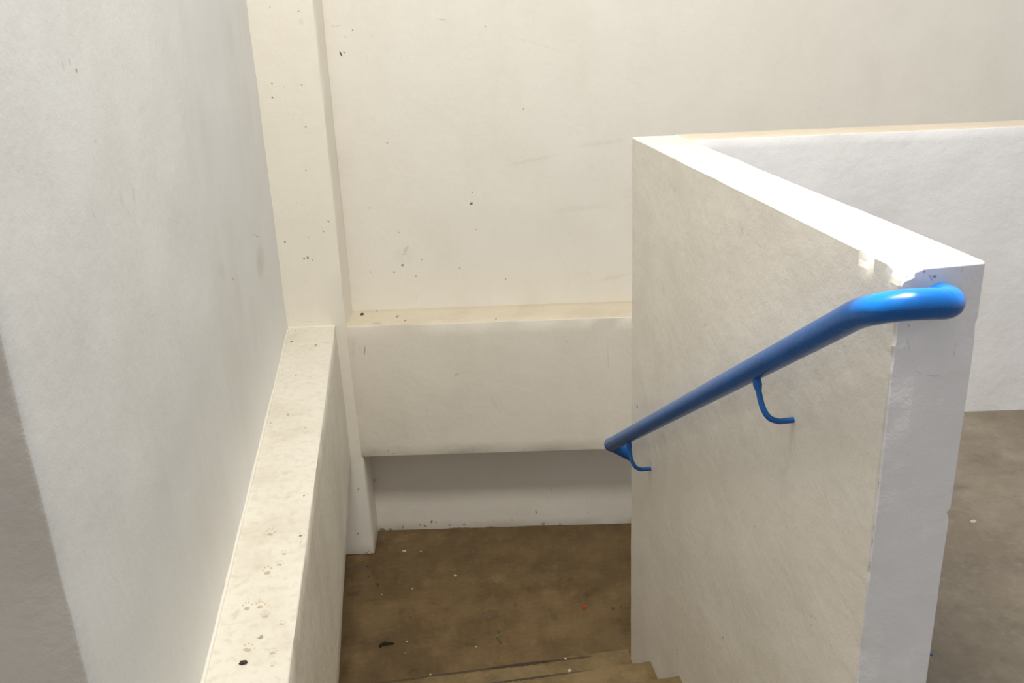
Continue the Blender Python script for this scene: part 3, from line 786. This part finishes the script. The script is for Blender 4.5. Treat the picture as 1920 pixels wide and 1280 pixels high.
# beads of filler in the joints
bm = bmesh.new()
pts = []
for i in range(60):
    t = i / 59
    y = 1.3 + t * 2.79
    a = (y - 1.677) / (4.1343 - 1.677)
    pts.append((-.4990 - .0186 * ((y - 1.1715) / 3.03) + .0022, y, Z_BEAM + .001 + .001 * noise.noise((y * 9, 0, 0))))
tube(bm, pts, [.0052 + .0016 * noise.noise((p[1] * 11, 3, 1)) for p in pts], 8)
b = struct('trim_1', bm, M_BEAD, 'thin pale filler bead along the joint of left wall and beam', 'trim')
bm = bmesh.new()
pts = [bp(-.515 + .2175 * i / 11, D1 - .001, Z_BEAM + .001) for i in range(12)]
tube(bm, pts, .005, 8)
struct('trim_2', bm, M_BEAD, 'thin pale filler bead along the foot of the pillar', 'trim')

# landing floor
bm = bmesh.new()
block(bm, [[[(x, y, z) for z in (-.18, 0)] for y in (2.86, 4.9)] for x in (-1.9, 2.6)], step=.08, edge=.01, rough=.0015)
struct('floor_landing', bm, M_LANDING, 'brown worn concrete landing at the foot of the stair flight', 'floor', smooth=60)

# upper floor: beside the parapet and under the viewer
bm = bmesh.new()
block(bm, [[[(x, y, z) for z in (Z_FLOOR - .2, Z_FLOOR)] for y in (1.1, 2.80)] for x in (XQ - .03, 3.4)], step=.08, edge=.01, rough=.0015)
block(bm, [[[(x, y, z) for z in (Z_FLOOR - .2, Z_FLOOR)] for y in (-2.2, 1.1)] for x in (-1.9, 3.4)], step=.2, edge=.01, rough=.001)
struct('floor', bm, M_FLOOR, 'grey mottled concrete upper floor on the right behind the low parapet', 'floor', smooth=60)

# steps going down to the landing
steps = bpy.data.objects.new('staircase', None)
COL.objects.link(steps)
steps.location = (.23, 2.86, 0)
tag(steps, 'brown concrete stair flight coming down between left beam and parapet', 'staircase', kind='structure')
nose = [2.890, 2.572, 2.2545, 1.937, 1.62, 1.302]
zs = [ZO - 2.4172 + (2.4172 - 2.0158) / 2 * i for i in range(6)]
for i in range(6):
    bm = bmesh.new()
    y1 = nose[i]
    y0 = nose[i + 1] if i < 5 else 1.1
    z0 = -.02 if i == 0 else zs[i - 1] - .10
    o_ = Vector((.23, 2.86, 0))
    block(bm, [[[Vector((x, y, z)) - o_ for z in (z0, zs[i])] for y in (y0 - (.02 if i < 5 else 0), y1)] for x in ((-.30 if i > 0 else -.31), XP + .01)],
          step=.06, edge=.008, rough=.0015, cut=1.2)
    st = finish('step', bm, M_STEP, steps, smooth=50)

# parapet beside the stair
CH = [  # worn places on its edges: centre, reach, depth direction
    (Vector((XP, YPN + .105, Z_PAR)), .022, Vector((.012, 0, -.010))),
    (Vector((XP, YPN + .097, Z_PAR - .018)), .016, Vector((.005, 0, 0))),
    (Vector((XP, YPN + .010, Z_PAR)), .024, Vector((.010, .003, -.013))),
    (Vector((XP + .022, YPN, Z_PAR)), .014, Vector((.0, .001, -.005))),
    (Vector((XP, YPN, Z_PAR - .115)), .014, Vector((.0022, .002, .0))),
    (Vector((XP, YPN, Z_PAR - .15)), .012, Vector((.002, .002, .0))),
    (Vector((XP, YPN, Z_PAR - .55)), .010, Vector((.0012, .0016, .0))),
    (Vector((XP, YPN, Z_PAR - .72)), .012, Vector((.0014, .0016, .0))),
    (Vector((XQ, YPN, Z_PAR - .455)), .010, Vector((-.003, .003, .0))),
    (Vector((XQ, YPN, Z_PAR - .11)), .012, Vector((-.0015, .002, .0))),
]


def chip_fn(p, key, n):
    for c, r, d in CH:
        dist = (p - c).length * (1 + .5 * noise.noise(p * 70))
        if dist < r:
            p = p + d * min(1.0, 2.2 * (1 - dist / r))
    if key[1] == 0 or key[0] == 0 and p.y < YPN + .3:
        w = max(0, 1 - (p.y - YPN) / .3)
        p = p + Vector((.0010, .0016 if key[1] == 0 else 0, 0)) * (noise.noise(p * 14) + .5 * noise.noise(p * 40)) * w * .45
    return p


bm = bmesh.new()
yb = [YPF, YPF + (XQ - XP) * TB]
cp = [[[(x, y, z) for z in (0.02, Z_PAR)] for y in ((YPN, yb[i]))] for i, x in enumerate((XP, XQ))]
block(bm, cp, step=(.0095, .0125, .0125), edge=.004, rough=.0012, cut=.8, chip_noise=.5, fn=chip_fn,
      mat_of=lambda s: {'top': 2, 'front': 1, 'right': 3}.get(s, 0))
struct('wall_parapet', bm, [M_PARA, M_END, M_PTOP, M_PARB], 'low white parapet wall with chipped end carrying the blue handrail', 'parapet', smooth=17)

bm = bmesh.new()
block(bm, [[[bp(x, d, z) for z in (Z_FLOOR - .45, Z_PAR - .0005)] for d in (D3, D4)] for x in (XQ - .006, 3.4)], step=.03, edge=.004,
      rough=.0018, cut=.7, chip_noise=.35, mat_of=lambda s: 1 if s == 'top' else 0)
struct('wall_right', bm, [M_PARB, M_LEDGE], 'low white parapet wall running right along the grey upper floor', 'parapet', smooth=50)

# ---------------------------------------------------------------- handrail
R0 = .0240
hr = bpy.data.objects.new('handrail', None)
COL.objects.link(hr)
HO = Vector((.712, 2.0, Z_PAR - .55))
hr.location = HO
tag(hr, 'bent blue tubular handrail on hooked brackets along the parapet', 'handrail')
low = at((.712, 2.868, -1.4999))
tp = at((.712, 1.325, -.5170))
path = [low + (tp - low) * (i / 40) for i in range(41)]
bend = smooth_path([tp, at((.7125, 1.268, -.4810)), at((.7200, 1.222, -.4580)), at((.7440, 1.198, -.4470)), at((.7800, 1.193, -.4465)),
                    at((.8120, 1.200, -.4510)), at((.8340, 1.224, -.4570)), at((.8410, 1.258, -.4620)), at((.8420, 1.282, -.4640))], 8)
path = path[:-1] + bend
bm = bmesh.new()
tube(bm, [p - HO for p in path], R0, 32)
finish('rail', bm, M_BLUE, hr)
# elbow and the short return that goes on around the far end of the parapet
bm = bmesh.new()
bmesh.ops.create_uvsphere(bm, u_segments=28, v_segments=18, radius=R0 * 1.06)
bmesh.ops.translate(bm, verts=bm.verts, vec=low - HO)
finish('elbow', bm, M_BLUE, hr)
bm = bmesh.new()
e = low + Vector((.27, .012, -.185))
tube(bm, [low - HO + (e - low) * (i / 12) for i in range(13)], R0 * .98, 28)
finish('return_rail', bm, M_BLUE, hr)
# hooked brackets
dirn = (low - tp).normalized()
perp = Vector((0, -dirn.z, dirn.y)) * -1
if perp.z > 0:
    perp = -perp
for wy, wz in ((1.5885, -.819), (2.5827, -1.4541)):
    w = at((XP, wy, wz))
    # foot of the bracket on the rail: where the rail is square above the wall end
    s = (w - low).dot(dirn)
    f = low + dirn * s
    f.x = low.x
    base = f + perp * (R0 * .6)
    drop = (w - f).dot(perp)
    rad = .0062 if wy < 2 else .0064
    P_ = [base, f + perp * (drop * .42), f + perp * (drop * .70) + Vector((.002, 0, 0)), f + perp * (drop * .90) + Vector((.011, 0, 0)),
          f + perp * (drop * .99) + Vector((.028, 0, 0)), f + perp * drop + Vector((.044, 0, 0)), Vector((w.x + .004, w.y, w.z))]
    sp = smooth_path(P_, 8)
    bm = bmesh.new()
    rr = [rad * (1.5 if i < 5 else (1.5 - .5 * min(1, (i - 5) / 3))) for i in range(len(sp))]
    tube(bm, [p - HO for p in sp], rr, 16)
    finish('bracket', bm, M_BLUE, hr)

# ---------------------------------------------------------------- small litter
M_LEAF = simple('dry_leaf', (.045, .030, .014), .8, .5, 120)
M_RED = simple('orange_plastic', (.72, .13, .04), .5, .25, 150)
M_GREEN = simple('green_thread', (.02, .13, .035), .6, .2, 90)
M_CRUMB = simple('plaster_crumb', (.60, .52, .40), .9, .25, 200)
M_STONE = simple('dark_grit', (.06, .052, .04), .9, .4, 200)
M_BLUEBIT = simple('blue_flake', (.03, .10, .30), .6, .2, 100)


def nugget(name, loc, size, mat, label, cat, group=None, seed=0, rz=0.0, jag=.35):
    bm = bmesh.new()
    bmesh.ops.create_icosphere(bm, subdivisions=3, radius=1)
    for v in bm.verts:
        k = 1 + jag * noise.noise(v.co * 1.3 + Vector((seed * 3.1, 0, seed))) + jag * .5 * noise.noise(v.co * 3.1 + Vector((seed, 5, 0)))
        v.co *= k
        v.co = Vector((v.co.x * size[0], v.co.y * size[1], max(v.co.z, -.55) * size[2] + size[2] * .55))
    o = finish(name, bm, mat, origin=loc, smooth=60)
    o.rotation_euler.z = rz
    return tag(o, label, cat, group)


# curled dry leaf, a small bent strip
bm = bmesh.new()
rows = []
for i in range(22):
    t = i / 21
    x = (t - .5) * .066
    w = .0095 * (math.sin(math.pi * (.12 + .84 * t)) ** .6) * (1 + .5 * noise.noise((t * 7, 0, 0)))
    cz = .004 + .004 * math.sin(t * 5.0)
    row = []
    for s in range(7):
        u = s / 6 * 2 - 1
        row.append(bm.verts.new((x, u * w + .006 * math.sin(t * 4) + .002 * noise.noise((t * 20, u, 2)),
                                 cz + .0045 * u * u + .0016 * noise.noise((t * 14, u * 3, 9)))))
    rows.append(row)
for a, c in zip(rows, rows[1:]):
    for s in range(6):
        bm.faces.new((a[s], c[s], c[s + 1], a[s + 1]))
bmesh.ops.solidify(bm, geom=bm.faces[:], thickness=.0014)
lo = min(v.co.z for v in bm.verts)
for v in bm.verts:
    v.co.z -= lo
o = finish('dry_leaf', bm, M_LEAF, origin=(-.1837, 3.3448, .0004))
o.rotation_euler.z = .28
tag(o, 'dark brown shrivelled leaf scrap lying near the left side of the landing', 'leaf')

# small orange-red cap with a hollow
bm = bmesh.new()
prof = [(.0, .0), (.0072, .0), (.0078, .002), (.0074, .012), (.0066, .0125), (.0058, .005), (.0, .0045)]
rings = []
for r, z in prof[1:-1]:
    rings.append([bm.verts.new((r * math.cos(2 * math.pi * k / 14), r * .85 * math.sin(2 * math.pi * k / 14), z)) for k in range(14)])
for a, c in zip(rings, rings[1:]):
    for k in range(14):
        bm.faces.new((a[k], a[(k + 1) % 14], c[(k + 1) % 14], c[k]))
bm.faces.new(list(reversed(rings[0])))
bm.faces.new(rings[-1])
for v in bm.verts:
    v.co *= 1.3
o = finish('orange_scrap', bm, M_RED, origin=(.7207, 3.4276, .0004))
o.rotation_euler.z = .5
tag(o, 'tiny orange-red scrap on the brown landing close to the parapet', 'litter')

bm = bmesh.new()
tube(bm, smooth_path([(-.006, .022, .0022), (-.002, .008, .0032), (.001, -.004, .0024), (.007, -.022, .0022)], 6), .0016, 8)
o = finish('green_thread', bm, M_GREEN, origin=(.304, 3.2831, .0004))
tag(o, 'thin green thread lying near the middle of the landing', 'thread')

crumbs = [(-.0822, 4.0725, 0, .0095, .006), (.1584, 3.7992, 0, .007, .008), (-.0552, 3.7376, 0, .004, .004),
          (-.0054, 3.1201, 0, .005, .005), (-.0948, 3.3523, 0, .0038, .0038), (.2023, 3.2567, 0, .0035, .0035),
          (.0016, 4.0497, 0, .0038, .0045), (-.2005, 3.7204, 0, .003, .003)]
for i, (x, y, z, a, b_) in enumerate(crumbs[2:]):
    nugget('plaster_crumb', (x, y, .0003), (a, b_, .003), M_CRUMB, 'tiny pale plaster crumb on the brown landing floor', 'crumb',
           'plaster crumbs on the landing', seed=i + 1, rz=i)
nugget('plaster_crumb', (-.0822, 4.0725, .0003), (.011, .0065, .003), M_CRUMB, 'flat oblong beige plaster crumb on the landing near the back wall', 'crumb', seed=9)
nugget('plaster_crumb', (.1584, 3.7992, .0003), (.0075, .010, .005), M_CRUMB, 'largest whitish plaster crumb in the middle of the landing', 'crumb', seed=10, rz=.6)
nugget('plaster_crumb', (.523, 2.8694, zs[0] + .0005), (.006, .006, .004), M_CRUMB, 'small pale crumb on the dark front edge of the lowest step', 'crumb', seed=11)
nugget('plaster_crumb', (.5258, 2.8007, zs[0] + .0005), (.008, .007, .004), M_CRUMB, 'larger pale crumb behind the dark edge of the lowest step', 'crumb', seed=12, rz=1)
nugget('pebble', (-.1752, 4.2295, Z_LEDGE + .0003), (.0088, .0075, .006), M_STONE, 'dark pebble on the back ledge beside the pillar', 'pebble', seed=13)
nugget('dirt_clump', (-.4183, 1.7597, Z_BEAM + .0003), (.0085, .0052, .004), M_STONE, 'black dirt clump on the near end of the left beam top', 'dirt', seed=14, jag=.6)
nugget('pebble', (1.4601, 1.9169, Z_FLOOR + .0003), (.010, .006, .004), M_CRUMB, 'pale pebble on the grey upper floor right of the parapet', 'pebble', seed=15, rz=.2)
nugget('paint_flake', (1.0627, 1.4612, Z_FLOOR + .0003), (.004, .003, .0015), M_BLUEBIT, 'tiny blue paint flake on the grey upper floor beside the parapet', 'paint flake', seed=16)

# ---------------------------------------------------------------- camera
cam = bpy.data.cameras.new('camera')
cam.sensor_width = 36
cam.lens = 36 * 1709.53 / 1920
cam.clip_start = .02
co = bpy.data.objects.new('camera', cam)
COL.objects.link(co)
r_ = Vector((.98868636, -.14367727, -.04308275))
u_ = Vector((.09002478, .33864091, .9365991))
f_ = Vector((.11997842, .92988127, -.34774416))
M = Matrix((r_, u_, -f_)).transposed().to_4x4()
M.translation = Vector((0, 0, ZO))
co.matrix_world = M
cam.dof.use_dof = True
cam.dof.focus_distance = 2.9
cam.dof.aperture_fstop = 9.0
bpy.context.scene.camera = co

# ---------------------------------------------------------------- light
w = bpy.data.worlds.new('world')
bpy.context.scene.world = w
w.use_nodes = True
nt = w.node_tree
bg = nt.nodes['Background']
bg.inputs['Color'].default_value = (.98, .985, 1.0, 1)
bg.inputs['Strength'].default_value = WORLD


def area(name, loc, target, sx, sy, power, col, spread=180):
    l = bpy.data.lights.new(name, 'AREA')
    l.shape = 'RECTANGLE'
    l.size, l.size_y = sx, sy
    l.energy = power
    l.color = col
    l.spread = math.radians(spread)
    o = bpy.data.objects.new(name, l)
    COL.objects.link(o)
    o.location = loc
    d = Vector(target) - Vector(loc)
    o.rotation_euler = d.to_track_quat('-Z', 'Y').to_euler()
    return o


# skylight over the stairwell
area('skylight', (.16, 1.32, ZO + 2.2), (.25, 3.6, .4), 1.1, .6, SKY, (1.0, .95, .86))
# added narrow lamps shaped to the sun patches on parapet top and rail bend
area('added_sun_top', (.846, 1.80, ZO + 1.7), (.846, 1.8001, Z_PAR), .118, 1.05, SUN, (1.0, .97, .9), 1.2)
area('added_sun_bend', (.770, 1.215, ZO + 1.7), (.770, 1.2151, Z_PAR), .19, .07, SUN2, (1.0, .97, .92), 1.4)

sc = bpy.context.scene
sc.view_settings.view_transform = 'Standard'
sc.view_settings.look = 'None'
sc.view_settings.exposure = 0
